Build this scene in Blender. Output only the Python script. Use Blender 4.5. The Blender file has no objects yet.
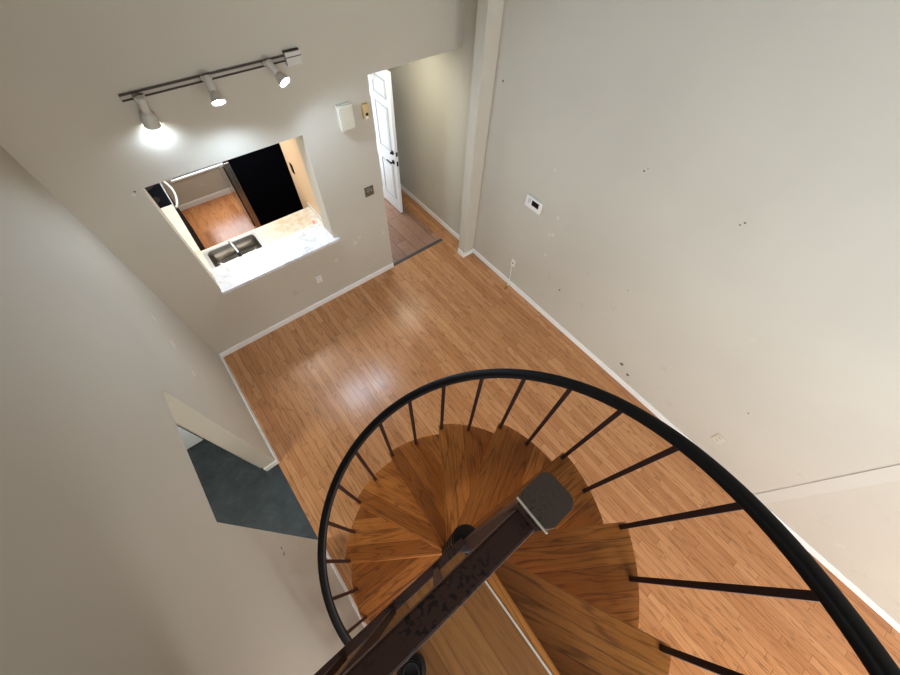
import bpy, bmesh, math, random
from mathutils import Vector, Matrix

random.seed(7)
scene = bpy.context.scene
C = scene.collection
PI = math.pi


def lin(r, g, b):
    f = lambda c: (c / 255 / 12.92) if c / 255 <= .04045 else ((c / 255 + .055) / 1.055) ** 2.4
    return (f(r), f(g), f(b), 1.0)


# ------------------------------------------------------------------ materials
class NT:
    def __init__(self, name):
        self.m = bpy.data.materials.new(name)
        self.m.use_nodes = True
        self.t = self.m.node_tree
        self.b = self.t.nodes['Principled BSDF']

    def n(self, kind, **kw):
        nd = self.t.nodes.new(kind)
        for k, v in kw.items():
            setattr(nd, k, v)
        return nd

    def put(self, sock, v):
        if isinstance(v, bpy.types.NodeSocket):
            self.t.links.new(v, sock)
        else:
            sock.default_value = v

    def math(self, op, a, b=None, c=None):
        nd = self.n('ShaderNodeMath', operation=op)
        self.put(nd.inputs[0], a)
        if b is not None:
            self.put(nd.inputs[1], b)
        if c is not None:
            self.put(nd.inputs[2], c)
        return nd.outputs[0]

    def coords(self, kind='Object'):
        return self.n('ShaderNodeTexCoord').outputs[kind]

    def pos(self):
        return self.n('ShaderNodeNewGeometry').outputs['Position']

    def xyz(self, v):
        nd = self.n('ShaderNodeSeparateXYZ')
        self.put(nd.inputs[0], v)
        return nd.outputs

    def vec(self, x, y, z):
        nd = self.n('ShaderNodeCombineXYZ')
        for i, v in enumerate((x, y, z)):
            self.put(nd.inputs[i], v)
        return nd.outputs[0]

    def noise(self, v, scale, detail=3, rough=.5, dist=0.0):
        nd = self.n('ShaderNodeTexNoise')
        self.put(nd.inputs['Vector'], v)
        nd.inputs['Scale'].default_value = scale
        nd.inputs['Detail'].default_value = detail
        nd.inputs['Roughness'].default_value = rough
        nd.inputs['Distortion'].default_value = dist
        return nd.outputs['Fac']

    def white(self, v):
        nd = self.n('ShaderNodeTexWhiteNoise', noise_dimensions='3D')
        self.put(nd.inputs['Vector'], v)
        return nd.outputs['Value']

    def ramp(self, fac, stops, interp='LINEAR'):
        nd = self.n('ShaderNodeValToRGB')
        nd.color_ramp.interpolation = interp
        self.put(nd.inputs[0], fac)
        el = nd.color_ramp.elements
        while len(el) < len(stops):
            el.new(.5)
        for e, (p, c) in zip(el, stops):
            e.position = p
            e.color = c
        return nd.outputs[0]

    def mix(self, fac, a, b, mode='MIX'):
        nd = self.n('ShaderNodeMix', data_type='RGBA', blend_type=mode)
        self.put(nd.inputs[0], fac)
        self.put(nd.inputs[6], a)
        self.put(nd.inputs[7], b)
        return nd.outputs[2]

    def sstep(self, v, a, b):
        nd = self.n('ShaderNodeMapRange', interpolation_type='SMOOTHSTEP')
        self.put(nd.inputs[0], v)
        nd.inputs[1].default_value = a
        nd.inputs[2].default_value = b
        return nd.outputs[0]

    def bump(self, h, strength=.2, dist=.01):
        nd = self.n('ShaderNodeBump')
        nd.inputs['Strength'].default_value = strength
        nd.inputs['Distance'].default_value = dist
        self.put(nd.inputs['Height'], h)
        self.put(self.b.inputs['Normal'], nd.outputs[0])

    def done(self, col=None, rough=None, metal=None, spec=None):
        if col is not None:
            self.put(self.b.inputs['Base Color'], col)
        if rough is not None:
            self.put(self.b.inputs['Roughness'], rough)
        if metal is not None:
            self.b.inputs['Metallic'].default_value = metal
        if spec is not None:
            self.b.inputs['Specular IOR Level'].default_value = spec
        return self.m


G = lambda v: (v, v, v, 1)


def mat_wall(name, base, spots=()):
    """eggshell paint with roller texture, smudges, patched filler marks; spots are nail holes and scuffs at known places"""
    k = NT(name)
    p = k.pos()
    big = k.noise(p, 1.1, 3)
    col = k.mix(k.sstep(big, .3, .75), tuple(c * .95 for c in base[:3]) + (1,), base)
    smu = k.noise(p, 4.5, 6, .65)
    z = k.xyz(p)[2]
    low = k.sstep(z, 1.9, .2)                      # grubbier towards the floor
    f = k.math('MULTIPLY', k.sstep(smu, .6, .78), k.math('MULTIPLY', low, .5))
    col = k.mix(f, col, tuple(c * .6 for c in base[:3]) + (1,))
    lt = k.noise(p, 7.0, 3, .5, .6)
    f2 = k.math('MULTIPLY', k.sstep(lt, .70, .76), k.math('MULTIPLY', k.sstep(z, 3.0, .5), .35))
    col = k.mix(f2, col, lin(214, 208, 198))
    for (x, y, zz, r, dark) in spots:
        d = k.n('ShaderNodeVectorMath', operation='DISTANCE')
        k.put(d.inputs[0], p)
        d.inputs[1].default_value = (x, y, zz)
        f3 = k.sstep(d.outputs['Value'], r * .85, r * .4)
        col = k.mix(k.math('MULTIPLY', f3, .85 if dark else .45), col, lin(60, 54, 48) if dark else lin(222, 216, 204))
    k.bump(k.noise(p, 140, 2), .06, .004)
    return k.done(col, .62, spec=.35)


def mat_planks(name, across, along, wid, length, cols, rough=.3, seam=.0012, seam_dark=.45, grain=1.0, local=False, rand_obj=False, ends=True):
    """wood boards: 'across' and 'along' are axis indices"""
    k = NT(name)
    p = k.coords('Object') if local else k.pos()
    s = k.xyz(p)
    a, l = s[across], s[along]
    oid = 0.0
    if rand_obj:
        oid = k.math('MULTIPLY', k.n('ShaderNodeObjectInfo').outputs['Random'], 37.0)
        a2 = k.math('ADD', a, k.math('MULTIPLY', oid, .013))
    else:
        a2 = a
    rowf = k.math('DIVIDE', a2, wid)
    row = k.math('FLOOR', rowf)
    rr = k.white(k.vec(row, 3.7, oid))
    lf = k.math('ADD', k.math('DIVIDE', l, length), k.math('MULTIPLY', rr, 5.0))
    li = k.math('FLOOR', lf) if ends else 0.0
    tone = k.white(k.vec(row, li, oid))
    # grain
    off = k.math('MULTIPLY', tone, 31.0)
    gv = k.vec(k.math('MULTIPLY', a, 1.0), k.math('ADD', k.math('MULTIPLY', l, .055), off), off)
    g1 = k.noise(gv, 150, 4, .65)
    cv = k.vec(a, k.math('ADD', k.math('MULTIPLY', l, .085), off), off)
    ring = k.noise(cv, 11, 2, .5)
    rings = k.math('FRACT', k.math('MULTIPLY', ring, 9.0))
    rings = k.math('ABSOLUTE', k.math('SUBTRACT', rings, .5))
    base = k.ramp(tone, [(0, cols[0]), (.5, cols[1]), (1, cols[2])])
    dark = tuple(c * .42 for c in cols[0][:3]) + (1,)
    c1 = k.mix(k.math('MULTIPLY', k.sstep(g1, .48, .72), .55 * grain), base, dark)
    c1 = k.mix(k.math('MULTIPLY', k.sstep(rings, .16, .0), .5 * grain), c1, dark)
    c1 = k.mix(k.math('MULTIPLY', k.sstep(k.noise(gv, 40, 2), .5, .75), .25 * grain), c1, cols[2])
    # seams
    fa = k.math('FRACT', rowf)
    ea = k.math('MULTIPLY', k.math('MINIMUM', fa, k.math('SUBTRACT', 1.0, fa)), wid)
    sm = k.sstep(ea, seam * 1.8, seam * .5)
    if ends:
        fl = k.math('FRACT', lf)
        el = k.math('MULTIPLY', k.math('MINIMUM', fl, k.math('SUBTRACT', 1.0, fl)), length)
        sm = k.math('MAXIMUM', sm, k.sstep(el, seam * 1.8, seam * .5))
    col = k.mix(k.math('MULTIPLY', sm, seam_dark), c1, tuple(c * .25 for c in cols[0][:3]) + (1,))
    k.bump(k.math('SUBTRACT', k.math('MULTIPLY', g1, .25), sm), .12, .002)
    r = k.math('ADD', k.math('MULTIPLY', g1, .12), rough - .06)
    return k.done(col, r, spec=.45)


def mat_plain(name, col, rough=.5, metal=0.0, var=.06, scale=20, spec=.5, bump=0.0):
    k = NT(name)
    n = k.noise(k.coords('Object'), scale, 3)
    c = k.mix(n, tuple(x * (1 - var) for x in col[:3]) + (1,), tuple(min(1, x * (1 + var)) for x in col[:3]) + (1,))
    if bump:
        k.bump(n, bump, .003)
    return k.done(c, rough, metal, spec)


def mat_worn(name, col, worn, rough=.4, metal=.3, amt=.6, scale=60):
    """painted steel, chipped and scratched"""
    k = NT(name)
    p = k.coords('Object')
    n = k.noise(p, scale * 2.6, 4, .6)
    big = k.noise(p, 11, 2)
    f = k.math('MULTIPLY', k.sstep(n, .53, .57), k.sstep(big, .46, .60))
    c = k.mix(k.math('MULTIPLY', f, amt), col, worn)
    k.bump(f, .15, .001)
    return k.done(c, k.math('ADD', k.math('MULTIPLY', n, .25), rough - .1), metal)


def mat_marble(name, a, b, rough=.25, stain=None):
    k = NT(name)
    p = k.pos()
    n = k.noise(p, 9, 6, .65, 1.2)
    c = k.mix(k.sstep(n, .45, .7), a, b)
    sp = k.noise(p, 160, 2)
    c = k.mix(k.math('MULTIPLY', k.sstep(sp, .58, .68), .35), c, tuple(x * .7 for x in b[:3]) + (1,))
    if stain:
        (x, y, z, r, sc) = stain
        d = k.n('ShaderNodeVectorMath', operation='DISTANCE')
        k.put(d.inputs[0], p)
        d.inputs[1].default_value = (x, y, z)
        f = k.math('MULTIPLY', k.sstep(d.outputs['Value'], r, r * .2), k.sstep(k.noise(p, 14, 4), .35, .65))
        c = k.mix(k.math('MULTIPLY', f, .5), c, sc)
    return k.done(c, rough)


def mat_slate(name):
    k = NT(name)
    p = k.pos()
    n = k.noise(p, 6, 7, .7, .5)
    c = k.ramp(n, [(.3, lin(38, 45, 50)), (.55, lin(56, 64, 69)), (.8, lin(82, 89, 93))])
    s = k.xyz(p)
    fx = k.math('FRACT', k.math('DIVIDE', k.math('ADD', s[0], 5.02), .61))
    fy = k.math('FRACT', k.math('DIVIDE', k.math('ADD', s[1], 5.2), .61))
    e = k.math('MINIMUM', k.math('MINIMUM', fx, k.math('SUBTRACT', 1.0, fx)), k.math('MINIMUM', fy, k.math('SUBTRACT', 1.0, fy)))
    c = k.mix(k.math('MULTIPLY', k.sstep(e, .008, .003), .3), c, lin(44, 48, 50))
    k.bump(n, .2, .004)
    return k.done(c, .55)


def mat_emit(name, col, s):
    k = NT(name)
    k.b.inputs['Emission Color'].default_value = col
    k.b.inputs['Emission Strength'].default_value = s
    n = k.noise(k.coords('Object'), 30, 2)
    return k.done(k.mix(n, G(.8), G(.9)), .3)


XL, XR, YB = -.762, 2.966, 3.366
WALLC = lin(199, 192, 177)
R_SPOTS = [(XR, 1.069, 2.329, .013, 1), (XR, 1.05, 2.36, .007, 1), (XR, .251, 2.34, .010, 1), (XR, .236, 2.368, .012, 1),
           (XR, 2.766, 2.393, .018, 1), (XR, 1.885, 1.91, .022, 0), (XR, 1.667, 1.462, .03, 0), (XR, 1.653, 1.234, .04, 0),
           (XR, 1.70, 1.20, .03, 0), (XR, 1.662, .913, .035, 0), (XR, 1.30, .60, .02, 1), (XR, .62, 1.25, .010, 1),
           (XR, .18, .30, .035, 1), (XR, .05, .22, .03, 1), (XR, -.9, .95, .012, 1)]
L_SPOTS = [(XL, .70, 1.165, .018, 1), (XL, .672, 1.15, .012, 1), (XL, .655, 1.175, .018, 1), (XL, 2.75, 1.55, .05, 0), (XL, 2.55, 1.40, .06, 0), (XL, 2.3, 1.25, .05, 0)]
B_SPOTS = [(.78, YB, .12, .02, 0), (1.30, YB, .75, .05, 0), (1.38, YB, .80, .03, 0), (1.72, YB, .70, .03, 0), (-.34, YB, 2.18, .012, 1), (-.36, YB, 2.16, .02, 0), (1.0, YB, .62, .04, 0)]
M = dict(
    wr=mat_wall('paint_right_wall', WALLC, R_SPOTS),
    wl=mat_wall('paint_left_wall', WALLC, L_SPOTS),
    wb=mat_wall('paint_back_wall', WALLC, B_SPOTS),
    w=mat_wall('paint_wall', WALLC),
    trimw=mat_wall('paint_trim', lin(203, 197, 184)),
    tan=mat_wall('paint_kitchen', lin(226, 198, 165)),
    ceil=mat_plain('ceiling_paint', lin(165, 160, 150), .8, var=.02),
    white=mat_plain('white_trim_paint', lin(236, 234, 228), .45, var=.03, scale=6),
    doorw=mat_plain('white_door_paint', lin(228, 230, 232), .4, var=.02, scale=5),
    door_shade=mat_plain('door_moulding_shade', lin(186, 190, 196), .45, var=.02, scale=5),  # greyer than the door: shadow lines around the panels put into the colour
    floor=mat_planks('oak_laminate', 0, 1, .072, 1.1, (lin(181, 127, 83), lin(192, 139, 94), lin(203, 152, 106)), rough=.27, seam=.0016, seam_dark=.65, grain=.95),
    kfloor=mat_planks('kitchen_laminate', 0, 1, .09, .6, (lin(170, 108, 62), lin(188, 124, 76), lin(200, 140, 92)), rough=.25),
    hall=mat_planks('hall_vinyl_planks', 0, 1, .19, 1.2, (lin(154, 118, 98), lin(168, 132, 112), lin(180, 144, 124)), rough=.3, seam=.003, seam_dark=.7, grain=.6),
    loft=mat_planks('landing_laminate', 0, 1, .13, 1.2, (lin(134, 86, 42), lin(148, 97, 50), lin(160, 108, 58)), rough=.4, grain=.7),
    tread=mat_planks('stained_oak_treads', 1, 0, .095, 9.0, (lin(142, 84, 32), lin(168, 103, 43), lin(190, 124, 58)), rough=.42, seam=.0012, seam_dark=.6, grain=1.1, local=True, rand_obj=True, ends=False),
    slate=mat_slate('slate_vinyl'),
    iron=mat_worn('brown_painted_iron', lin(70, 45, 36), lin(16, 11, 10), .42, .2, .9),
    iron2=mat_worn('brown_painted_baluster', lin(50, 30, 27), lin(30, 20, 18), .45, .3, .4),
    cap=mat_worn('worn_steel_cap', lin(100, 89, 82), lin(70, 60, 55), .42, .5, .5, 90),
    pole=mat_worn('dark_pole_paint', lin(46, 40, 36), lin(30, 26, 24), .42, .3, .4),
    black=mat_plain('black_rail_cover', lin(15, 13, 13), .5, var=.15, scale=40, spec=.25, bump=.05),
    edge=mat_plain('pale_metal_edging', lin(225, 215, 200), .3, .4, .03),
    nickel=mat_plain('track_grey', lin(150, 142, 132), .4, .3, .05),
    groove=mat_plain('track_brown', lin(62, 50, 44), .5, .3, .1),
    lampw=mat_plain('lamp_white', lin(202, 198, 188), .45, 0, .03),
    bulb=mat_emit('bulb_glow', (0.86, .94, 1, 1), 26),
    plastic=mat_plain('white_plastic', lin(228, 225, 218), .4, 0, .02),
    cream=mat_plain('cream_plastic', lin(205, 198, 178), .45, 0, .04),
    beige=mat_plain('beige_plastic', lin(206, 176, 128), .5, 0, .05),
    grey=mat_plain('grey_buttons', lin(170, 170, 172), .5, 0, .04),
    lcd=mat_plain('dark_screen', lin(22, 20, 24), .25, 0, .05),
    pewter=mat_worn('tarnished_plate', lin(104, 96, 84), lin(190, 182, 165), .5, .3, .8, 110),
    dark=mat_plain('dark_metal', lin(60, 54, 50), .35, .6, .08),
    ledge=mat_marble('white_ledge_stone', lin(220, 221, 221), lin(196, 198, 199), .3),
    counter=mat_marble('cream_counter', lin(228, 224, 214), lin(214, 207, 192), .3, (.80, 3.98, .92, .42, lin(206, 176, 116))),
    steel=mat_plain('stainless_steel', lin(168, 164, 158), .28, .9, .08, 60),
    steelb=mat_plain('brushed_steel_rim', lin(205, 206, 206), .35, .6, .04, 60),
    fridge=mat_plain('black_appliance', lin(5, 6, 14), .7, 0, .1, spec=.06),
    fsteel=mat_plain('fridge_door_steel', lin(180, 176, 172), .22, .85, .04, 30),
    cab=mat_plain('dark_cabinet', lin(28, 24, 24), .45, 0, .1),
    strip=mat_plain('grey_threshold', lin(86, 82, 80), .5, .2, .1),
    pink=mat_plain('pink_paper', lin(226, 130, 124), .6, 0, .05),
    brass=mat_plain('brass_fitting', lin(190, 150, 84), .35, .8, .06),
    rubber=mat_plain('dark_rubber', lin(34, 26, 26), .5, 0, .1),
)


# ------------------------------------------------------------------ mesh helpers
class MB:
    def __init__(self):
        self.bm = bmesh.new()

    def box(self, x0, x1, y0, y1, z0, z1, bev=0.0, seg=2, rot=None):
        vs = [self.bm.verts.new((x, y, z)) for z in (z0, z1) for y in (y0, y1) for x in (x0, x1)]
        idx = [(0, 2, 3, 1), (4, 5, 7, 6), (0, 1, 5, 4), (2, 6, 7, 3), (0, 4, 6, 2), (1, 3, 7, 5)]
        fs = [self.bm.faces.new([vs[i] for i in q]) for q in idx]
        if bev:
            es = list({e for f in fs for e in f.edges})
            bmesh.ops.bevel(self.bm, geom=es, offset=bev, segments=seg, affect='EDGES', profile=.6)
        return self

    def prism(self, poly, z0, z1, bev=0.0):
        lo = [self.bm.verts.new((x, y, z0)) for x, y in poly]
        hi = [self.bm.verts.new((x, y, z1)) for x, y in poly]
        n = len(poly)
        fs = [self.bm.faces.new(lo[::-1]), self.bm.faces.new(hi)]
        for i in range(n):
            j = (i + 1) % n
            fs.append(self.bm.faces.new((lo[i], lo[j], hi[j], hi[i])))
        if bev:
            es = list(fs[1].edges)
            bmesh.ops.bevel(self.bm, geom=es, offset=bev, segments=2, affect='EDGES', profile=.6)
        return self

    def lathe(self, prof, origin=(0, 0, 0), axis=(0, 0, 1), n=28, cap0=True, cap1=True):
        """prof: list of (radius, height along the axis)"""
        ax = Vector(axis).normalized()
        u = ax.orthogonal().normalized()
        v = ax.cross(u)
        o = Vector(origin)
        rings = []
        for r, h in prof:
            rings.append([self.bm.verts.new(o + ax * h + (u * math.cos(2 * PI * i / n) + v * math.sin(2 * PI * i / n)) * max(r, 1e-5)) for i in range(n)])
        for a, b in zip(rings, rings[1:]):
            for i in range(n):
                j = (i + 1) % n
                self.bm.faces.new((a[i], a[j], b[j], b[i]))
        if cap0:
            self.bm.faces.new(rings[0][::-1])
        if cap1:
            self.bm.faces.new(rings[-1])
        return self

    def bar(self, p0, p1, w, h=None, up=(0, 0, 1), bev=0.0):
        """rectangular bar from p0 to p1"""
        h = h or w
        p0, p1 = Vector(p0), Vector(p1)
        d = (p1 - p0).normalized()
        s = d.cross(Vector(up))
        if s.length < 1e-4:
            s = d.cross(Vector((0, 1, 0)))
        s.normalize()
        t = s.cross(d)
        q = []
        for p in (p0, p1):
            q.append([self.bm.verts.new(p + s * a * w / 2 + t * b * h / 2) for a, b in ((-1, -1), (1, -1), (1, 1), (-1, 1))])
        fs = [self.bm.faces.new(q[0][::-1]), self.bm.faces.new(q[1])]
        for i in range(4):
            j = (i + 1) % 4
            fs.append(self.bm.faces.new((q[0][i], q[0][j], q[1][j], q[1][i])))
        if bev:
            es = list({e for f in fs for e in f.edges})
            bmesh.ops.bevel(self.bm, geom=es, offset=bev, segments=2, affect='EDGES', profile=.6)
        return self

    def sweep(self, pts, prof, frame=None, closed=True):
        """sweep a 2-D profile (side, up) along points; frame(i) -> (side, up)"""
        pts = [Vector(p) for p in pts]
        rings = []
        for i, p in enumerate(pts):
            if frame:
                s, u = frame(i)
            else:
                d = (pts[min(i + 1, len(pts) - 1)] - pts[max(i - 1, 0)]).normalized()
                s = d.cross(Vector((0, 0, 1)))
                if s.length < 1e-3:
                    s = d.cross(Vector((0, 1, 0)))
                s.normalize()
                u = s.cross(d)
            rings.append([self.bm.verts.new(p + s * a + u * b) for a, b in prof])
        n = len(prof)
        for a, b in zip(rings, rings[1:]):
            for i in range(n):
                j = (i + 1) % n
                self.bm.faces.new((a[i], a[j], b[j], b[i]))
        self.bm.faces.new(rings[0][::-1])
        self.bm.faces.new(rings[-1])
        return self

    def tube(self, pts, r, n=10):
        return self.sweep(pts, [(r * math.cos(2 * PI * i / n), r * math.sin(2 * PI * i / n)) for i in range(n)])

    def build(self, name, mat, parent=None, smooth=False, loc=None, rotz=0.0):
        bmesh.ops.recalc_face_normals(self.bm, faces=self.bm.faces[:])
        me = bpy.data.meshes.new(name)
        self.bm.to_mesh(me)
        self.bm.free()
        if smooth:
            for p in me.polygons:
                p.use_smooth = True
        me.materials.append(mat)
        o = bpy.data.objects.new(name, me)
        C.objects.link(o)
        if smooth:
            md = o.modifiers.new('edges', 'EDGE_SPLIT')
            md.split_angle = math.radians(40)
        if parent:
            o.parent = parent
        if loc:
            o.location = loc
        o.rotation_euler[2] = rotz
        return o


def rrect(x0, x1, y0, y1, r, n=6):
    out = []
    for (cx_, cy_, a0) in ((x1 - r, y1 - r, 0), (x0 + r, y1 - r, 90), (x0 + r, y0 + r, 180), (x1 - r, y0 + r, 270)):
        for q in range(n + 1):
            a = math.radians(a0 + 90 * q / n)
            out.append((cx_ + r * math.cos(a), cy_ + r * math.sin(a)))
    return out


def tag(o, label, cat, group=None):
    o['label'] = label
    o['category'] = cat
    if group:
        o['group'] = group
    return o


def empty(name, loc=(0, 0, 0)):
    """root of a thing; parts are modelled in world space then hung on it"""
    o = bpy.data.objects.new(name, None)
    o.empty_display_size = .1
    C.objects.link(o)
    o.location = loc
    return o


def part(mb, name, mat, root, smooth=False):
    """part modelled in world coordinates, child of root (keeps its place)"""
    o = mb.build(name, mat, None, smooth)
    o.parent = root
    r = root
    off = Vector((0, 0, 0))
    while r is not None:
        off += r.location
        r = r.parent
    o.location = -off
    return o


def struct(mb, name, mat, parent=None, smooth=False):
    o = mb.build(name, mat, parent, smooth)
    if not parent:
        o['kind'] = 'structure'
    return o


# ------------------------------------------------------------------ setting
ZC = 5.2
YR = -4.6
LOFT = 2.667
HEAD = 2.498          # head of the hall opening
LV = (-3.4, -1.0, .25, 2.25)      # window below it, under the landing
LW = (-3.4, -1.0, 2.80, 4.60)     # tall loft window in the left wall, behind the camera
PT0, PT1 = -.288, 1.056   # serving hatch in the back wall
PZ0, PZ1 = .925, 2.184
DL0, DL1, DLZ = .822, 1.748, 1.925   # doorway in the left wall

struct(MB().box(XL - .005, XR + .1, YR, YB + .06, -.12, 0), 'floor', M['floor'])
struct(MB().box(2.742, XR + .1, YB + .06, 5.3, -.12, 0), 'floor_hall_edge', M['floor'])
struct(MB().box(1.70, 2.742, YB + .06, 5.3, -.12, 0), 'floor_hall', M['hall'])
struct(MB().box(-1.0, 1.70, YB + .06, 6.6, -.12, 0), 'floor_kitchen', M['kfloor'])
struct(MB().box(-3.2, XL - .005, .2, 2.9, -.12, .0), 'floor_side_room', M['slate'])
struct(MB().box(-.9, 3.1, YR - .15, YB + .25, ZC, ZC + .1), 'ceiling', M['ceil'])

mb = MB()
mb.box(XL - .13, XL, YR, LW[0], 0, ZC).box(XL - .13, XL, LW[1], DL0, 0, ZC).box(XL - .13, XL, LW[0], LW[1], 0, LV[2]).box(XL - .13, XL, LW[0], LW[1], LV[3], LW[2]).box(XL - .13, XL, LW[0], LW[1], LW[3], ZC).box(XL - .13, XL, DL0, DL1, DLZ, ZC).box(XL - .13, XL, DL1, YB + .24, 0, ZC)
struct(mb, 'wall_left', M['wl'])
struct(MB().box(XR, XR + .13, YR - .15, 5.35, 0, ZC), 'wall_right', M['wr'])
mb = MB()
mb.box(XL, PT0, YB, YB + .24, 0, ZC).box(PT0, PT1, YB, YB + .24, 0, PZ0).box(PT0, PT1, YB, YB + .24, PZ1, ZC)
mb.box(PT1, 1.80, YB, YB + .24, 0, ZC).box(1.80, XR, YB, YB + .12, HEAD, ZC)
struct(mb, 'wall_back', M['wb'])
# rear wall behind the camera, with a garden door below and a tall window above
RD = (.25, 2.25, 0.0, 2.15)
mb = MB()
mb.box(XL, RD[0], YR - .15, YR, 0, 2.55).box(RD[1], XR, YR - .15, YR, 0, 2.55).box(RD[0], RD[1], YR - .15, YR, RD[3], 2.55)
mb.box(XL, XR, YR - .15, YR, 2.55, ZC)
struct(mb, 'wall_rear', M['w'])
t = .06
mb = MB()
for x in (RD[0], (RD[0] + RD[1] - t) / 2, RD[1] - t):
    mb.box(x, x + t, YR - .1, YR - .04, RD[2], RD[3])
mb.box(RD[0], RD[1], YR - .1, YR - .04, RD[3] - t, RD[3]).box(RD[0], RD[1], YR - .1, YR - .04, RD[2], RD[2] + t)
struct(mb, 'door_4', M['white'])
for nm, q in (('window_2', LW), ('window_3', LV)):
    mb = MB()
    for y in (q[0], (q[0] + q[1] - t) / 2, q[1] - t):
        mb.box(XL - .1, XL - .04, y, y + t, q[2], q[3])
    mb.box(XL - .1, XL - .04, q[0], q[1], q[3] - t, q[3]).box(XL - .1, XL - .04, q[0], q[1], q[2], q[2] + t)
    struct(mb, nm, M['white'])
# pilaster and the thickened wall above the hall opening
struct(MB().box(2.776, XR, 2.886, 3.018, 0, ZC), 'wall_pilaster', M['w'])
struct(MB().box(2.925, XR, 3.018, YB, HEAD, ZC), 'wall_right_upper', M['w'])
# upright trim on the right wall near the rear
struct(MB().box(XR - .005, XR, -1.735, -1.625, 0, LOFT - .25, .003), 'trim_1', M['trimw'])
# loft landing
struct(MB().box(XL, .088, YR, -.012, LOFT - .24, LOFT), 'loft_floor', M['loft'])
struct(MB().box(XL, XR, YR, -2.60, LOFT - .24, LOFT - .002), 'loft_floor_rear', M['loft'])
struct(MB().box(.088, .094, YR, -.125, LOFT - .03, LOFT + .003), 'trim_2', M['edge'])
# hall and kitchen shell
struct(MB().box(1.70, 1.80, YB + .24, 5.2, 0, HEAD), 'wall_hall_left', M['w'])
mb = MB()
mb.box(1.70, 1.84, 5.2, 5.34, 0, HEAD).box(2.66, XR, 5.2, 5.34, 0, HEAD).box(1.84, 2.66, 5.2, 5.34, 2.075, HEAD)
struct(mb, 'wall_hall_end', M['w'])
struct(MB().box(1.70, XR, YB + .12, 5.34, HEAD, HEAD + .1), 'ceiling_hall', M['ceil'])
mb = MB()
mb.box(1.108, 1.21, YB + .24, 4.47, 0, 2.45).box(1.21, 1.36, 4.37, 4.47, 0, 2.45)
struct(mb, 'wall_kitchen_right', M['tan'])
struct(MB().box(1.36, 1.46, 4.37, 6.6, 0, 2.45), 'wall_kitchen_alcove', M['w'])
struct(MB().box(-1.02, -.92, YB + .24, 6.6, 0, 2.45), 'wall_kitchen_left', M['w'])
W1 = (-.12, 1.0, .50, 1.95)
mb = MB()
mb.box(-.92, W1[0], 6.46, 6.6, 0, 2.45).box(W1[1], 1.36, 6.46, 6.6, 0, 2.45).box(W1[0], W1[1], 6.46, 6.6, 0, W1[2]).box(W1[0], W1[1], 6.46, 6.6, W1[3], 2.45)
struct(mb, 'wall_kitchen_far', M['w'])
struct(MB().box(-1.02, 1.46, YB + .24, 6.6, 2.45, 2.55), 'ceiling_kitchen', M['ceil'])
win = struct(MB().box(W1[0], W1[0] + .05, 6.5, 6.56, W1[2], W1[3]).box(W1[1] - .05, W1[1], 6.5, 6.56, W1[2], W1[3])
             .box(W1[0], W1[1], 6.5, 6.56, W1[3] - .05, W1[3]).box(W1[0], W1[1], 6.5, 6.56, W1[2], W1[2] + .05)
             .box(W1[0], W1[1], 6.51, 6.55, 1.2, 1.25), 'window_1', M['white'])
MB().box(W1[0] - .04, W1[1] + .04, 6.425, 6.5, W1[2] - .03, W1[2], .004).build('window_sill', M['white'], win)

# side room seen through the left doorway
d2 = MB()
p0, p1 = Vector((-.93, 1.80)), Vector((-1.262, 2.45))
d = (p1 - p0).normalized()
nn = Vector((-d.y, d.x)) * .036
d2.prism([tuple(p0), tuple(p1), tuple(p1 + -nn), tuple(p0 - nn)][::-1], .012, 1.98)
struct(d2, 'door_2', M['w'])
struct(MB().box(-2.10, -1.285, 2.46, 2.50, .02, 2.0, .003), 'door_3', M['doorw'])
mb = MB()
mb.box(-3.2, -2.12, 2.46, 2.56, 0, 2.4).box(-2.12, -1.0, 2.51, 2.56, 0, 2.4)
struct(mb, 'wall_side_room_back', M['w'])
struct(MB().box(-3.3, -3.2, .2, 2.56, 0, 2.4), 'wall_side_room_left', M['w'])
struct(MB().box(-3.3, XL - .13, .1, .2, 0, 2.4), 'wall_side_room_front', M['w'])
struct(MB().box(-3.3, XL - .13, .1, 2.56, 2.4, 2.5), 'ceiling_side_room', M['ceil'])

# baseboards: a board with a small eased top
BH, BT = .088, .014


def baseboard(name, segs, mat=None):
    mb = MB()
    for (x0, x1, y0, y1) in segs:
        mb.box(x0, x1, y0, y1, .001, BH, .003, 1)
    return struct(mb, name, mat or M['white'])


baseboard('baseboard_back', [(XL, 1.80, YB - BT, YB)])
baseboard('baseboard_left', [(XL, XL + BT, DL1, YB - BT), (XL - .13, XL + BT, DL1 - BT, DL1), (XL, XL + BT, YR, DL0)])
baseboard('baseboard_right', [(XR - BT, XR, -1.625, 2.886), (XR - BT - .009, XR, -1.735, -1.625), (XR - BT, XR, YR, -1.735)])
baseboard('baseboard_pilaster', [(2.776 - BT, XR - BT, 2.886 - BT, 2.886), (2.776 - BT, 2.776, 2.886, 3.018), (2.776, XR - BT, 3.018, 3.018 + BT)])
baseboard('baseboard_hall', [(XR - BT, XR, 3.018 + BT, 5.2)])
baseboard('baseboard_kitchen', [(-.9, 1.36, 6.46 - BT, 6.46)])

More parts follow.
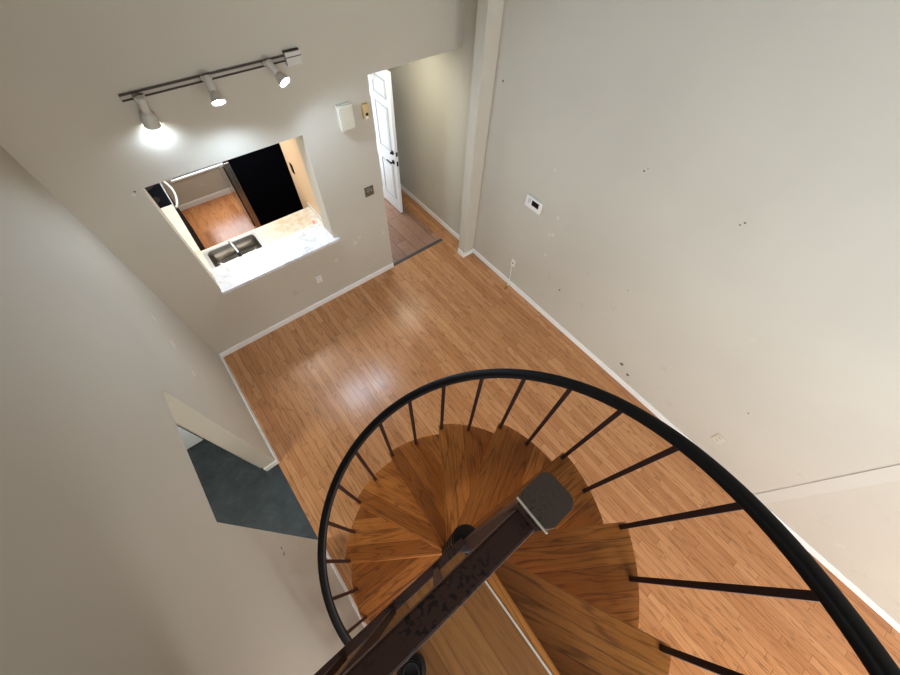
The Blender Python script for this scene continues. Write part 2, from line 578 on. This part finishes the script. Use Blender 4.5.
# ------------------------------------------------------------------ front door (standing open into the hall)
DX, DY0, DY1, DZ0, DZ1 = 2.569, 4.286, 5.19, .018, 2.05
door = struct(MB().box(DX, DX + .044, DY0, DY1, DZ0, DZ1, .002, 1), 'door_1', M['doorw'])
W = DY1 - DY0
for (a, b) in ((.10, .44), (.56, .90)):
    for (c, e) in ((.24, .82), (1.02, 1.62), (1.72, 1.94)):
        y0, y1 = DY0 + a * W, DY0 + b * W
        mb = MB()
        # raised moulding frame and field
        t = .014
        for (ya, yb, za, zb) in ((y0, y0 + t, c, e), (y1 - t, y1, c, e), (y0, y1, c, c + t), (y0, y1, e - t, e)):
            mb.box(DX - .007, DX + .002, ya, yb, za, zb, .003, 1)
        pn = mb.build('door_panel', M['door_shade'], door)
        mb = MB()
        mb.box(DX - .005, DX + .002, y0 + .04, y1 - .04, c + .04, e - .04, .004, 1)
        mb.build('field', M['doorw'], pn)
mb = MB()
mb.lathe([(.033, 0), (.033, .008), (.02, .012)], (DX, 4.36, 1.03), (-1, 0, 0), 20)
mb.lathe([(.017, 0), (.017, .025), (.012, .03)], (DX - .01, 4.36, 1.03), (-1, 0, 0), 16)
mb.box(DX + .008, DX + .036, DY0 - .003, DY0 + .001, 1.0, 1.06)
o = mb.build('deadbolt', M['dark'], door, True)
mb = MB()
mb.lathe([(.033, 0), (.033, .008), (.014, .012), (.012, .04), (.014, .045)], (DX, 4.36, .885), (-1, 0, 0), 20)
mb.bar((DX - .045, 4.35, .885), (DX - .045, 4.47, .885), .018, .016, bev=.004)
mb.box(DX + .008, DX + .036, DY0 - .003, DY0 + .001, .85, .92)
mb.build('door_handle', M['dark'], door, True)
mb = MB().box(DX - .012, DX, 4.62, 4.66, 1.84, 1.93, .003, 1)
mb.tube([(DX - .008, 4.64, 1.93), (DX - .03, 4.64, 1.95), (DX - .03, 4.64, 1.90), (DX - .012, 4.64, 1.86)], .006)
mb.build('door_hook', M['plastic'], door)

# threshold strip
mb = MB()
mb.prism([(3.368, 0), (3.378, .010), (3.395, .013), (3.418, .010), (3.428, 0)], 1.80, 2.745)
for v in mb.bm.verts:
    v.co = Vector((v.co.z, v.co.x, v.co.y))
tag(mb.build('threshold_strip', M['strip']), 'dark grey floor transition strip across the hall opening', 'threshold strip')

# ------------------------------------------------------------------ spiral staircase
PX, PY = .1172, -.0166
RB = .7592
TH0, DTH = math.radians(176.187), math.radians(14.9726)
Z0, RISE = .4847, .24238        # tread top at baluster 0
RT = .789
TT = .042
ang = lambda i: TH0 - DTH * i
stair = empty('spiral_staircase', (PX, PY, 0))
tag(stair, 'spiral staircase of stained oak wedge treads around a dark pole with black handrail', 'spiral staircase')

mb = MB()
mb.lathe([(.16, 0), (.16, .012), (.05, .014), (.040, .016), (.040, LOFT + .012)], (PX, PY, 0), n=40)
pole = part(mb, 'pole', M['pole'], stair, True)
mb = MB()
mb.lathe([(.041, LOFT + .011), (.041, LOFT + .018), (.036, LOFT + .021)], (PX, PY, 0), n=40)
o = mb.build('pole_cap', M['pole'], pole, True)

# one tread mesh, its nosing edge along local x
a1 = -2 * DTH - math.radians(2.2)
poly = [(.042, .020)]
xr_ = math.sqrt(RT ** 2 - .020 ** 2)
nA = 16
aS = math.asin(.020 / RT)
arc = [(RT * math.cos(aS + (a1 - aS) * k / nA), RT * math.sin(aS + (a1 - aS) * k / nA)) for k in range(nA + 1)]
poly += arc
poly.append((.044 * math.cos(a1), .044 * math.sin(a1)))
mb = MB()
mb.prism(poly[::-1], -TT, 0, .007)
me_t = None
treads = []
for m in range(11):
    # tread m = 0 is the bottom one; its front nosing stands at boundary baluster i = 2m - 2
    i = 2 * m - 2
    if me_t is None:
        o = mb.build('tread', M['tread'], stair)
        me_t = o.data
    else:
        o = treads[0].copy()
        C.objects.link(o)
        o.parent = stair
    z = Z0 + RISE * m - RISE
    o.location = (0, 0, z)
    o.rotation_euler = (0, 0, ang(i))
    treads.append(o)
# collars between treads
for m in range(11):
    z = Z0 + RISE * m - RISE
    cb = MB().lathe([(.0405, z - TT - .05), (.044, z - TT - .045), (.044, z - TT + .002)], (PX, PY, 0), n=32)
    part(cb, 'collar', M['pole'], stair, True)

HR = .772    # handrail underside above the tread line
proto = None
BW = .020
for i in range(-2, 18):
    m = math.floor(i / 2)
    ztop = Z0 + RISE * i / 2 + HR + .012
    zb = Z0 + RISE * m - TT - .012 if i % 2 else Z0 + RISE * (m - 1) - TT - .006
    zb = max(zb, .002)
    a = ang(i)
    mb = MB().bar((RB, 0, zb), (RB, 0, ztop), BW, BW, up=(1, 0, 0), bev=.0015)
    o = mb.build('baluster', M['iron2'], stair)
    o.rotation_euler = (0, 0, a)
# handrail: moulded cover on a helix
pts, fr = [], []
N = 150
i0, i1 = -2.3, 18.0
for q in range(N + 1):
    i = i0 + (i1 - i0) * q / N
    a = ang(i)
    pts.append((RB * math.cos(a), RB * math.sin(a), Z0 + RISE * i / 2 + HR + .018))
    fr.append(a)


def frm(i):
    a = fr[i]
    out = Vector((math.cos(a), math.sin(a), 0))
    tang = Vector((math.sin(a) * RB, -math.cos(a) * RB, RISE / 2 / DTH)).normalized()   # uphill
    up = out.cross(tang)
    if up.z < 0:
        up = -up
    return out, up


prof = []
for q in range(20):
    t = 2 * PI * q / 20
    cx_, sy_ = math.cos(t), math.sin(t)
    e = .62
    prof.append((.0235 * math.copysign(abs(cx_) ** e, cx_), .019 * math.copysign(abs(sy_) ** (e + .1), sy_)))
mb = MB().sweep(pts, prof, frm)
hr = mb.build('handrail', M['black'], stair, True)

# ------------------------------------------------------------------ guard railing of the landing
GY = -.034
guard = empty('guard_railing', (.128, GY, LOFT))
tag(guard, 'scratched brown steel guard railing along the landing edge', 'railing')
part(MB().box(XL + .002, .114, GY - .0145, GY + .0145, 3.512, 3.550, .003), 'top_rail', M['iron'], guard)
part(MB().box(XL + .002, .105, GY + .003, GY + .029, 2.690, 2.716, .002), 'bottom_rail', M['iron'], guard)
np_ = part(MB().box(.1055, .1435, GY - .017, GY + .019, 2.690, 3.569, .002), 'newel_post', M['iron'], guard)
cp = rrect(.1065, .1545, GY - .022, GY + .025, .011)
part(MB().prism(cp, 3.570, 3.582, .0015), 'post_cap', M['cap'], np_)
part(MB().box(.1055, .1075, GY - .021, GY + .024, 3.5785, 3.5823, .0004, 1), 'cap_edge', M['edge'], np_)
for x in (-.010, -.168, -.326, -.484, -.642):
    part(MB().bar((x, GY + .008, 2.72), (x, GY + .004, 3.514), .016, .016, up=(0, 1, 0), bev=.001), 'baluster', M['iron2'], guard)
o = empty('floor_flange', (-.206, -.168, LOFT))
tag(o, 'round dark metal flange on the landing floor below the guard railing', 'flange')
part(MB().lathe([(.040, LOFT + .0005), (.040, LOFT + .006), (.036, LOFT + .010), (.030, LOFT + .011), (.028, LOFT + .03), (.024, LOFT + .034), (.018, LOFT + .034), (.017, LOFT + .02)], (-.206, -.168, 0), n=36), 'flange_body', M['rubber'], o, True)
part(MB().lathe([(.0285, LOFT + .030), (.0300, LOFT + .033), (.0285, LOFT + .0355), (.0265, LOFT + .033), (.0285, LOFT + .030)], (-.206, -.168, 0), n=36, cap0=False, cap1=False), 'ring', M['dark'], o, True)

# ------------------------------------------------------------------ track light on the back wall
TZ, TY = 2.766, YB
tl = empty('track_light', (.55, TY, TZ))
tag(tl, 'wall track light with three white spot heads above the kitchen hatch', 'track light')
tr = part(MB().box(-.045, 1.115, TY - .012, TY, TZ - .022, TZ + .022, .001), 'track', M['nickel'], tl)
for dz in (-.016, .016):
    part(MB().box(-.047, 1.115, TY - .016, TY - .011, TZ + dz - .0055, TZ + dz + .0055, .001, 1), 'groove', M['groove'], tr)
pb = part(MB().box(1.10, 1.222, TY - .042, TY, TZ - .050, TZ + .040, .004), 'power_box', M['lampw'], tl)
part(MB().box(1.098, 1.224, TY - .044, TY - .041, TZ + .006, TZ + .011), 'seam', M['groove'], pb)
part(MB().box(1.098, 1.222, TY - .030, TY - .001, TZ + .038, TZ + .044), 'seam', M['groove'], pb)
HEADS = [((.055, 2.752), Vector((-.15, .231, -.961)), .105, 1), ((.500, 2.775), Vector((-.085, -.689, -.719)), .075, 0), ((.955, 2.775), Vector((.247, -.76, -.602)), .075, 0)]
lampdirs = []
for (x, z), dr, arm, kind in HEADS:
    d_ = dr.normalized()
    base = Vector((x, TY - .036, z))
    hd = part(MB().box(x - .035, x + .035, TY - .050, TY - .028, z - .014, z + .014, .004), 'lamp_head', M['lampw'], tl)
    s0 = base + Vector((0, -.030, 0))
    mb = MB()
    mb.lathe([(.020, -.02), (.027, -.012), (.027, .085), (.022, .092)], s0, d_, 24)
    part(mb, 'stem', M['lampw'], hd, True)
    b0 = s0 + d_ * .088
    mb = MB()
    if kind:
        mb.lathe([(.020, -.01), (.036, .0), (.044, .02), (.050, .085), (.052, .09), (.047, .088), (.040, .02)], b0, d_, 32, True, True)
        face, rr = .072, .047
    else:
        mb.lathe([(.020, -.01), (.030, .0), (.036, .02), (.047, .062), (.049, .066), (.045, .064), (.034, .02)], b0, d_, 32, True, True)
        face, rr = .058, .044
    part(mb, 'shade', M['lampw'], hd, True)
    mb = MB().lathe([(rr, face - .004), (rr * .9, face + .004), (rr * .5, face + .010), (.001, face + .012)], b0, d_, 28, True, False)
    part(mb, 'bulb', M['bulb'], hd, True)
    lampdirs.append((b0 + d_ * (face + .03), d_))

# ------------------------------------------------------------------ small fittings on the walls
th = empty('thermostat', (XR, 2.012, 1.43))
tag(th, 'white thermostat with a dark screen on the right wall', 'thermostat')
part(MB().box(XR - .026, XR - .001, 1.898, 2.128, 1.360, 1.502, .006), 'case', M['plastic'], th)
part(MB().box(XR - .0285, XR - .025, 1.932, 2.032, 1.415, 1.478, .001, 1), 'screen', M['lcd'], th)
for (yy, zz) in ((2.082, 1.468), (2.058, 1.468), (2.082, 1.446), (2.058, 1.446), (2.082, 1.424)):
    part(MB().box(XR - .0275, XR - .025, yy - .008, yy + .008, zz - .007, zz + .007, .002, 1), 'button', M['grey'], th)

ch = empty('door_chime', (1.505, YB, 2.23))
tag(ch, 'cream door chime box on the back wall left of the hall opening', 'door chime')
part(MB().box(1.425, 1.572, YB - .058, YB - .001, 2.122, 2.335, .007), 'cover', M['cream'], ch)
part(MB().box(1.432, 1.565, YB - .030, YB - .001, 2.333, 2.340, .001, 1), 'base_plate', M['cream'], ch)

sb = empty('sensor_box', (1.722, YB, 2.215))
tag(sb, 'small beige box with a dark button between the chime and the hall opening', 'sensor box')
part(MB().box(1.690, 1.756, YB - .028, YB - .001, 2.150, 2.282, .005), 'case', M['beige'], sb)
part(MB().box(1.707, 1.740, YB - .0285, YB - .026, 2.150, 2.178, .002, 1), 'base_strip', M['plastic'], sb)
part(MB().box(1.712, 1.738, YB - .034, YB - .026, 2.180, 2.206, .003, 1), 'button', M['lcd'], sb)


def plate(name, label, cat, face, c, w, h, mat, kind, mat2):
    """wall plate; face 'y' is the back wall, 'x' the right wall"""
    r = empty(name, c)
    tag(r, label, cat)

    def bx(u0, u1, d0, d1, z0, z1, bev=.001):
        if face == 'y':
            return MB().box(c[0] + u0, c[0] + u1, c[1] - d1, c[1] - d0, c[2] + z0, c[2] + z1, bev, 2)
        return MB().box(c[0] - d1, c[0] - d0, c[1] + u0, c[1] + u1, c[2] + z0, c[2] + z1, bev, 2)
    part(bx(-w / 2, w / 2, .0005, .007, -h / 2, h / 2, .003), 'cover_plate', mat, r)
    if kind == 'outlet':
        for s in (-1, 1):
            f = part(bx(-.017, .017, .006, .009, s * .026 - .016, s * .026 + .016, .003), 'socket', mat, r)
            for t in (-1, 1):
                part(bx(t * .0065 - .0016, t * .0065 + .0016, .0085, .0095, s * .026 - .006, s * .026 + .007, .0003), 'slot', mat2, f)
    elif kind == 'switch':
        for t in (-1, 1):
            f = part(bx(t * .023 - .008, t * .023 + .008, .006, .009, -.016, .016, .001), 'switch_surround', mat2, r)
            part(bx(t * .023 - .005, t * .023 + .005, .008, .018, 0, .012, .002), 'toggle', M['cream'], f)
    elif kind == 'coax':
        part(bx(-.008, .008, .006, .014, -.008, .008, .002), 'jack', mat2, r)
    return r


plate('wall_outlet', 'white electrical outlet low on the back wall under the hatch', 'outlet', 'y', (.707, YB, .463), .075, .118, M['plastic'], 'outlet', M['lcd'])
plate('light_switch', 'tarnished double switch plate on the back wall beside the hall opening', 'light switch', 'y', (1.618, YB, 1.37), .116, .118, M['pewter'], 'switch', M['dark'])
plate('wall_outlet', 'cream outlet low on the right wall beyond the black handrail', 'outlet', 'x', (XR, -1.0, .412), .085, .125, M['cream'], 'outlet', M['lcd'])
plate('cable_jack', 'small white cable plate low on the right wall below the thermostat', 'cable jack', 'x', (XR, 2.085, .425), .07, .115, M['plastic'], 'coax', M['dark'])
cb = empty('coax_cable', (XR - .02, 2.07, .2))
tag(cb, 'thin pale cable hanging from the small wall plate to the floor', 'cable')
part(MB().tube([(XR - .016, 2.083, .415), (XR - .026, 2.080, .39), (XR - .022, 2.074, .28), (XR - .020, 2.066, .17), (XR - .022, 2.056, .10), (XR - .036, 2.050, .045), (XR - .06, 2.045, .012)], .006), 'wire', M['plastic'], cb, True)
part(MB().tube([(XR - .050, 2.048, .016), (XR - .110, 2.034, .014)], .013, 12), 'connector', M['brass'], cb, True)
p = empty('wall_outlet', (1.108, 4.29, 1.36))
tag(p, 'dark uncovered outlet box on the tan kitchen side wall', 'outlet')
part(MB().box(1.100, 1.108, 4.255, 4.325, 1.30, 1.42, .002), 'box', M['lcd'], p)
part(MB().box(1.097, 1.101, 4.272, 4.308, 1.32, 1.40, .002), 'socket', M['dark'], p)

# ------------------------------------------------------------------ kitchen
tag(MB().prism([(PT0 - .010, 3.322), (1.113, 3.322), (1.113, YB - .001), (PT1 - .002, YB - .001), (PT1 - .002, 3.725), (PT0 + .002, 3.725), (PT0 + .002, YB - .001), (PT0 - .010, YB - .001)], .928, .962, .003).build('bar_ledge', M['ledge']), 'white speckled stone ledge in the hatch, projecting over the living room', 'ledge')
CT0, CT1 = .882, .918
mb = MB()
SX0, SX1, SY0, SY1 = -.262, .360, 3.728, 4.085
mb.box(-.915, -.27, 3.61, 5.172, CT0, CT1, .003).box(-.27, SX0 + .033, 3.61, 4.125, CT0, CT1).box(SX1 - .033, 1.106, 3.61, 4.125, CT0, CT1, .003)
mb.box(SX0 + .033, SX1 - .033, 3.61, SY0 + .010, CT0, CT1).box(SX0 + .033, SX1 - .033, SY1 - .028, 4.125, CT0, CT1)
ct = tag(mb.build('countertop', M['counter']), 'cream L-shaped kitchen countertop with a yellow stain behind the hatch', 'countertop')
bs = MB().box(1.090, 1.107, 3.73, 4.125, CT1, CT1 + .06, .002).build('backsplash', M['ledge'], ct)
sk = empty('sink', (.05, 3.9, CT1))
tag(sk, 'stainless steel sink set in the counter behind the hatch', 'sink')
mb = MB()


loops = [(rrect(SX0, SX1, SY0, SY1, .02), CT1 + .001), (rrect(SX0 + .003, SX1 - .003, SY0 + .003, SY1 - .003, .02), CT1 + .007),
         (rrect(SX0 + .035, SX1 - .035, SY0 + .012, SY1 - .03, .05), CT1 + .006)]
vv = [[mb.bm.verts.new((x, y, z)) for x, y in lp] for lp, z in loops]
for a, b in zip(vv, vv[1:]):
    for q in range(len(a)):
        mb.bm.faces.new((a[q], a[(q + 1) % len(a)], b[(q + 1) % len(b)], b[q]))
part(mb, 'rim', M['steelb'], sk, True)
mb = MB()
loops = [(rrect(SX0 + .035, SX1 - .035, SY0 + .012, SY1 - .03, .05), CT1 + .006), (rrect(SX0 + .045, SX1 - .045, SY0 + .022, SY1 - .04, .05), CT1 - .02),
         (rrect(SX0 + .055, SX1 - .055, SY0 + .032, SY1 - .05, .05), CT1 - .15), (rrect(SX0 + .085, SX1 - .085, SY0 + .062, SY1 - .08, .04), CT1 - .18)]
vv = [[mb.bm.verts.new((x, y, z)) for x, y in lp] for lp, z in loops]
for a, b in zip(vv, vv[1:]):
    for q in range(len(a)):
        mb.bm.faces.new((a[q], a[(q + 1) % len(a)], b[(q + 1) % len(b)], b[q]))
mb.bm.faces.new(vv[-1])
bowl = part(mb, 'bowl', M['steel'], sk, True)
part(MB().lathe([(.042, CT1 - .179), (.042, CT1 - .175), (.030, CT1 - .174), (.028, CT1 - .178)], (.05, 3.9, 0), n=24), 'drain', M['dark'], bowl, True)
fc = empty('faucet', (.065, 3.742, CT1))
tag(fc, 'small steel faucet reaching over the middle of the sink', 'faucet')
fb = part(MB().lathe([(.026, CT1 + .004), (.026, CT1 + .012), (.019, CT1 + .02), (.018, CT1 + .075), (.015, CT1 + .085)], (.065, 3.748, 0), n=20), 'base', M['dark'], fc, True)
part(MB().tube([(.065, 3.748, CT1 + .06), (.062, 3.80, CT1 + .105), (.055, 3.87, CT1 + .125), (.047, 3.94, CT1 + .118), (.045, 3.955, CT1 + .095)], .0125, 14), 'spout', M['steelb'], fc, True)
part(MB().bar((.065, 3.752, CT1 + .085), (.055, 3.82, CT1 + .14), .02, .010, bev=.003), 'lever', M['steelb'], fc)

bc = empty('sink_cabinet', (.4, 3.85, 0))
tag(bc, 'dark base cabinet under the sink counter', 'cabinet')
part(MB().box(-.26, 1.10, 3.612, 4.085, .10, CT0 - .2).box(-.26, 1.10, 3.65, 4.03, .001, .10), 'carcass', M['cab'], bc)
for x in (-.24, .22, .66):
    dd = part(MB().box(x, x + .42, 4.085, 4.103, .12, CT0 - .03, .003), 'door', M['cab'], bc)
    part(MB().bar((x + .37, 4.115, .62), (x + .37, 4.115, .74), .01, .01), 'handle', M['steel'], dd)
dw = empty('dishwasher', (-.6, 4.6, 0))
tag(dw, 'black dishwasher under the counter left of the sink', 'dishwasher')
part(MB().box(-.915, -.30, 4.13, 5.170, .09, CT0 - .002), 'body', M['fridge'], dw)
part(MB().box(-.302, -.268, 4.135, 5.168, .12, CT0 - .004, .004), 'door', M['fridge'], dw)
part(MB().box(-.915, -.34, 4.14, 5.168, .001, .09), 'plinth', M['cab'], dw)

rg = empty('range', (-.6, 5.56, 0))
tag(rg, 'black glass-top kitchen range with a curved pale handle at the end of the counter', 'range')
RY0, RY1 = 5.180, 5.93
part(MB().box(-.915, -.305, RY0, RY1, .02, .895), 'body', M['fridge'], rg)
tp = part(MB().box(-.915, -.275, RY0, RY1, .897, .918, .003), 'cooktop', M['fridge'], rg)
for (bx_, by_, br) in ((-.45, 5.37, .09), (-.45, 5.73, .11), (-.74, 5.37, .11), (-.74, 5.73, .09)):
    part(MB().lathe([(br, .9182), (br, .919), (br - .006, .9192), (br - .008, .9182)], (bx_, by_, 0), n=32, cap1=False), 'burner', M['lcd'], tp, True)
od = part(MB().box(-.304, -.272, RY0 + .005, RY1 - .005, .22, .885, .004), 'oven_door', M['fridge'], rg)
part(MB().box(-.274, -.262, RY0 + .002, RY1 - .002, .862, .906, .002), 'door_trim', M['steelb'], od)
hp = []
for q in range(19):
    t = q / 18
    hp.append((-.258 + .075 * math.sin(PI * t) ** .7, RY0 + .01 + (RY1 - RY0 - .02) * t, .845))
part(MB().tube(hp, .014, 12), 'handle', M['plastic'], od, True)
part(MB().box(-.304, -.275, RY0 + .005, RY1 - .005, .03, .20, .004), 'drawer', M['fridge'], rg)
part(MB().box(-.915, -.85, RY0, RY1, .92, 1.08, .006), 'control_panel', M['fridge'], rg)

fg = empty('refrigerator', (.9, 5.65, 0))
tag(fg, 'tall black-sided refrigerator with steel doors in the kitchen', 'refrigerator')
FY0, FY1 = 5.20, 6.10
part(MB().box(.585, 1.30, FY0, FY1, .02, 1.78, .006), 'body', M['fridge'], fg)
for (za, zb, nm) in ((.09, 1.17, 'door'), (1.18, 1.78, 'freezer_door')):
    dd = part(MB().box(.505, .583, FY0, FY1, za, zb, .008), nm, M['fsteel'], fg)
    part(MB().bar((.497, FY0 + .03, za + .05), (.497, FY0 + .03, zb - .05), .03, .014, up=(1, 0, 0), bev=.003), 'handle', M['dark'], dd)
part(MB().box(.60, 1.29, FY0 + .02, FY1 - .02, .001, .02).box(.54, .60, FY0 + .01, FY1 - .01, .02, .085), 'grille', M['cab'], fg)

mb = MB()
mb.prism([(.985, 3.742), (1.035, 3.752), (1.028, 3.80), (1.000, 3.835), (.992, 3.79)], CT1 + .0005, CT1 + .018, .003)
tagp = tag(mb.build('paper_scrap', M['pink']), 'small pink and white scrap lying in the corner of the counter', 'scrap')
MB().prism([(1.004, 3.760), (1.024, 3.764), (1.016, 3.79), (1.004, 3.784)], CT1 + .018, CT1 + .021).build('white_patch', M['plastic'], tagp)


# ------------------------------------------------------------------ light
def area(name, loc, aim, sx, sy, power, col, spread=180):
    l = bpy.data.lights.new(name, 'AREA')
    l.shape = 'RECTANGLE'
    l.size, l.size_y = sx, sy
    l.energy = power
    l.color = col
    l.spread = math.radians(spread)
    o = bpy.data.objects.new(name, l)
    C.objects.link(o)
    o.location = loc
    d = Vector(aim) - Vector(loc)
    o.rotation_euler = d.to_track_quat('-Z', 'Y').to_euler()
    return o


SKY = (.80, .90, 1.0)
WARM = (1.0, .93, .82)
area('loft_window_light', (XL + .03, -2.2, 3.7), (3, 1.0, 3.4), 2.2, 1.6, 88, (.74, .87, 1.0), 150)
area('low_window_light', (XL + .03, -2.2, 1.25), (3, 1.6, 1.2), 2.2, 1.9, 20, (1.0, .97, .93), 150)
area('garden_door_light', (1.25, YR + .05, 1.1), (1.0, 0, 1.1), 1.9, 2.0, 100, (.95, .97, 1.0))
area('under_landing_added_fill', (-.15, -1.1, LOFT - .26), (-.15, -1.1, 0), .35, .35, 16, (.92, .96, 1.0))  # added fill to whiten the lower left wall, no known fixture there
area('front_door_light', (2.2, 5.25, 1.05), (2.2, 4.0, .8), .75, 1.9, 10, SKY)
area('hall_ceiling_light', (2.3, 3.95, 2.46), (2.3, 3.95, 0), .4, .4, 9, (.98, .98, .86))
area('kitchen_window_light', (.35, 6.44, 1.25), (.3, 5.0, .6), .9, 1.3, 24, SKY)
area('kitchen_ceiling_light', (.2, 4.5, 2.40), (.3, 4.5, 0), .6, .6, 30, (1.0, .96, .90))
area('side_room_light', (-2.0, 1.4, 2.36), (-1.6, 1.6, 0), .6, .6, 30, (.97, 1.0, .92))
for i, (p, d_) in enumerate(lampdirs):
    l = bpy.data.lights.new('track_bulb_light', 'SPOT')
    l.energy = (2.8, 52, 44)[i]
    l.color = (.60, .77, 1.0)
    l.spot_size = math.radians(172)
    l.spot_blend = .5
    l.shadow_soft_size = .05
    o = bpy.data.objects.new('track_bulb_light', l)
    C.objects.link(o)
    o.location = p + Vector((0, -.05, -.03)) * (i == 0)
    o.rotation_euler = d_.to_track_quat('-Z', 'Y').to_euler()

w = bpy.data.worlds.new('World')
scene.world = w
w.use_nodes = True
bg = w.node_tree.nodes['Background']
bg.inputs[0].default_value = (.78, .88, 1.0, 1)
bg.inputs[1].default_value = 2.0

# ------------------------------------------------------------------ camera
F = 355.383
Rm = ((0.77986527, -0.62479137, 0.03802505), (-0.51389172, -0.67375738, -0.53100499), (0.35738699, 0.39457159, -0.84651509))
cam = bpy.data.cameras.new('camera')
co = bpy.data.objects.new('camera', cam)
C.objects.link(co)
cam.sensor_fit = 'HORIZONTAL'
cam.sensor_width = 36
cam.lens = F / 900 * 36
cam.clip_start = .02
m3 = Matrix((Vector(Rm[0]), -Vector(Rm[1]), -Vector(Rm[2]))).transposed()
co.matrix_world = Matrix.Translation((0, 0, 4)) @ m3.to_4x4()
scene.camera = co

scene.view_settings.view_transform = 'Standard'
scene.view_settings.look = 'None'
scene.view_settings.exposure = 0.16
scene.view_settings.gamma = .9
scene.cycles.use_denoising = True
scene.cycles.max_bounces = 8
scene.cycles.diffuse_bounces = 5
scene.cycles.sample_clamp_indirect = 6
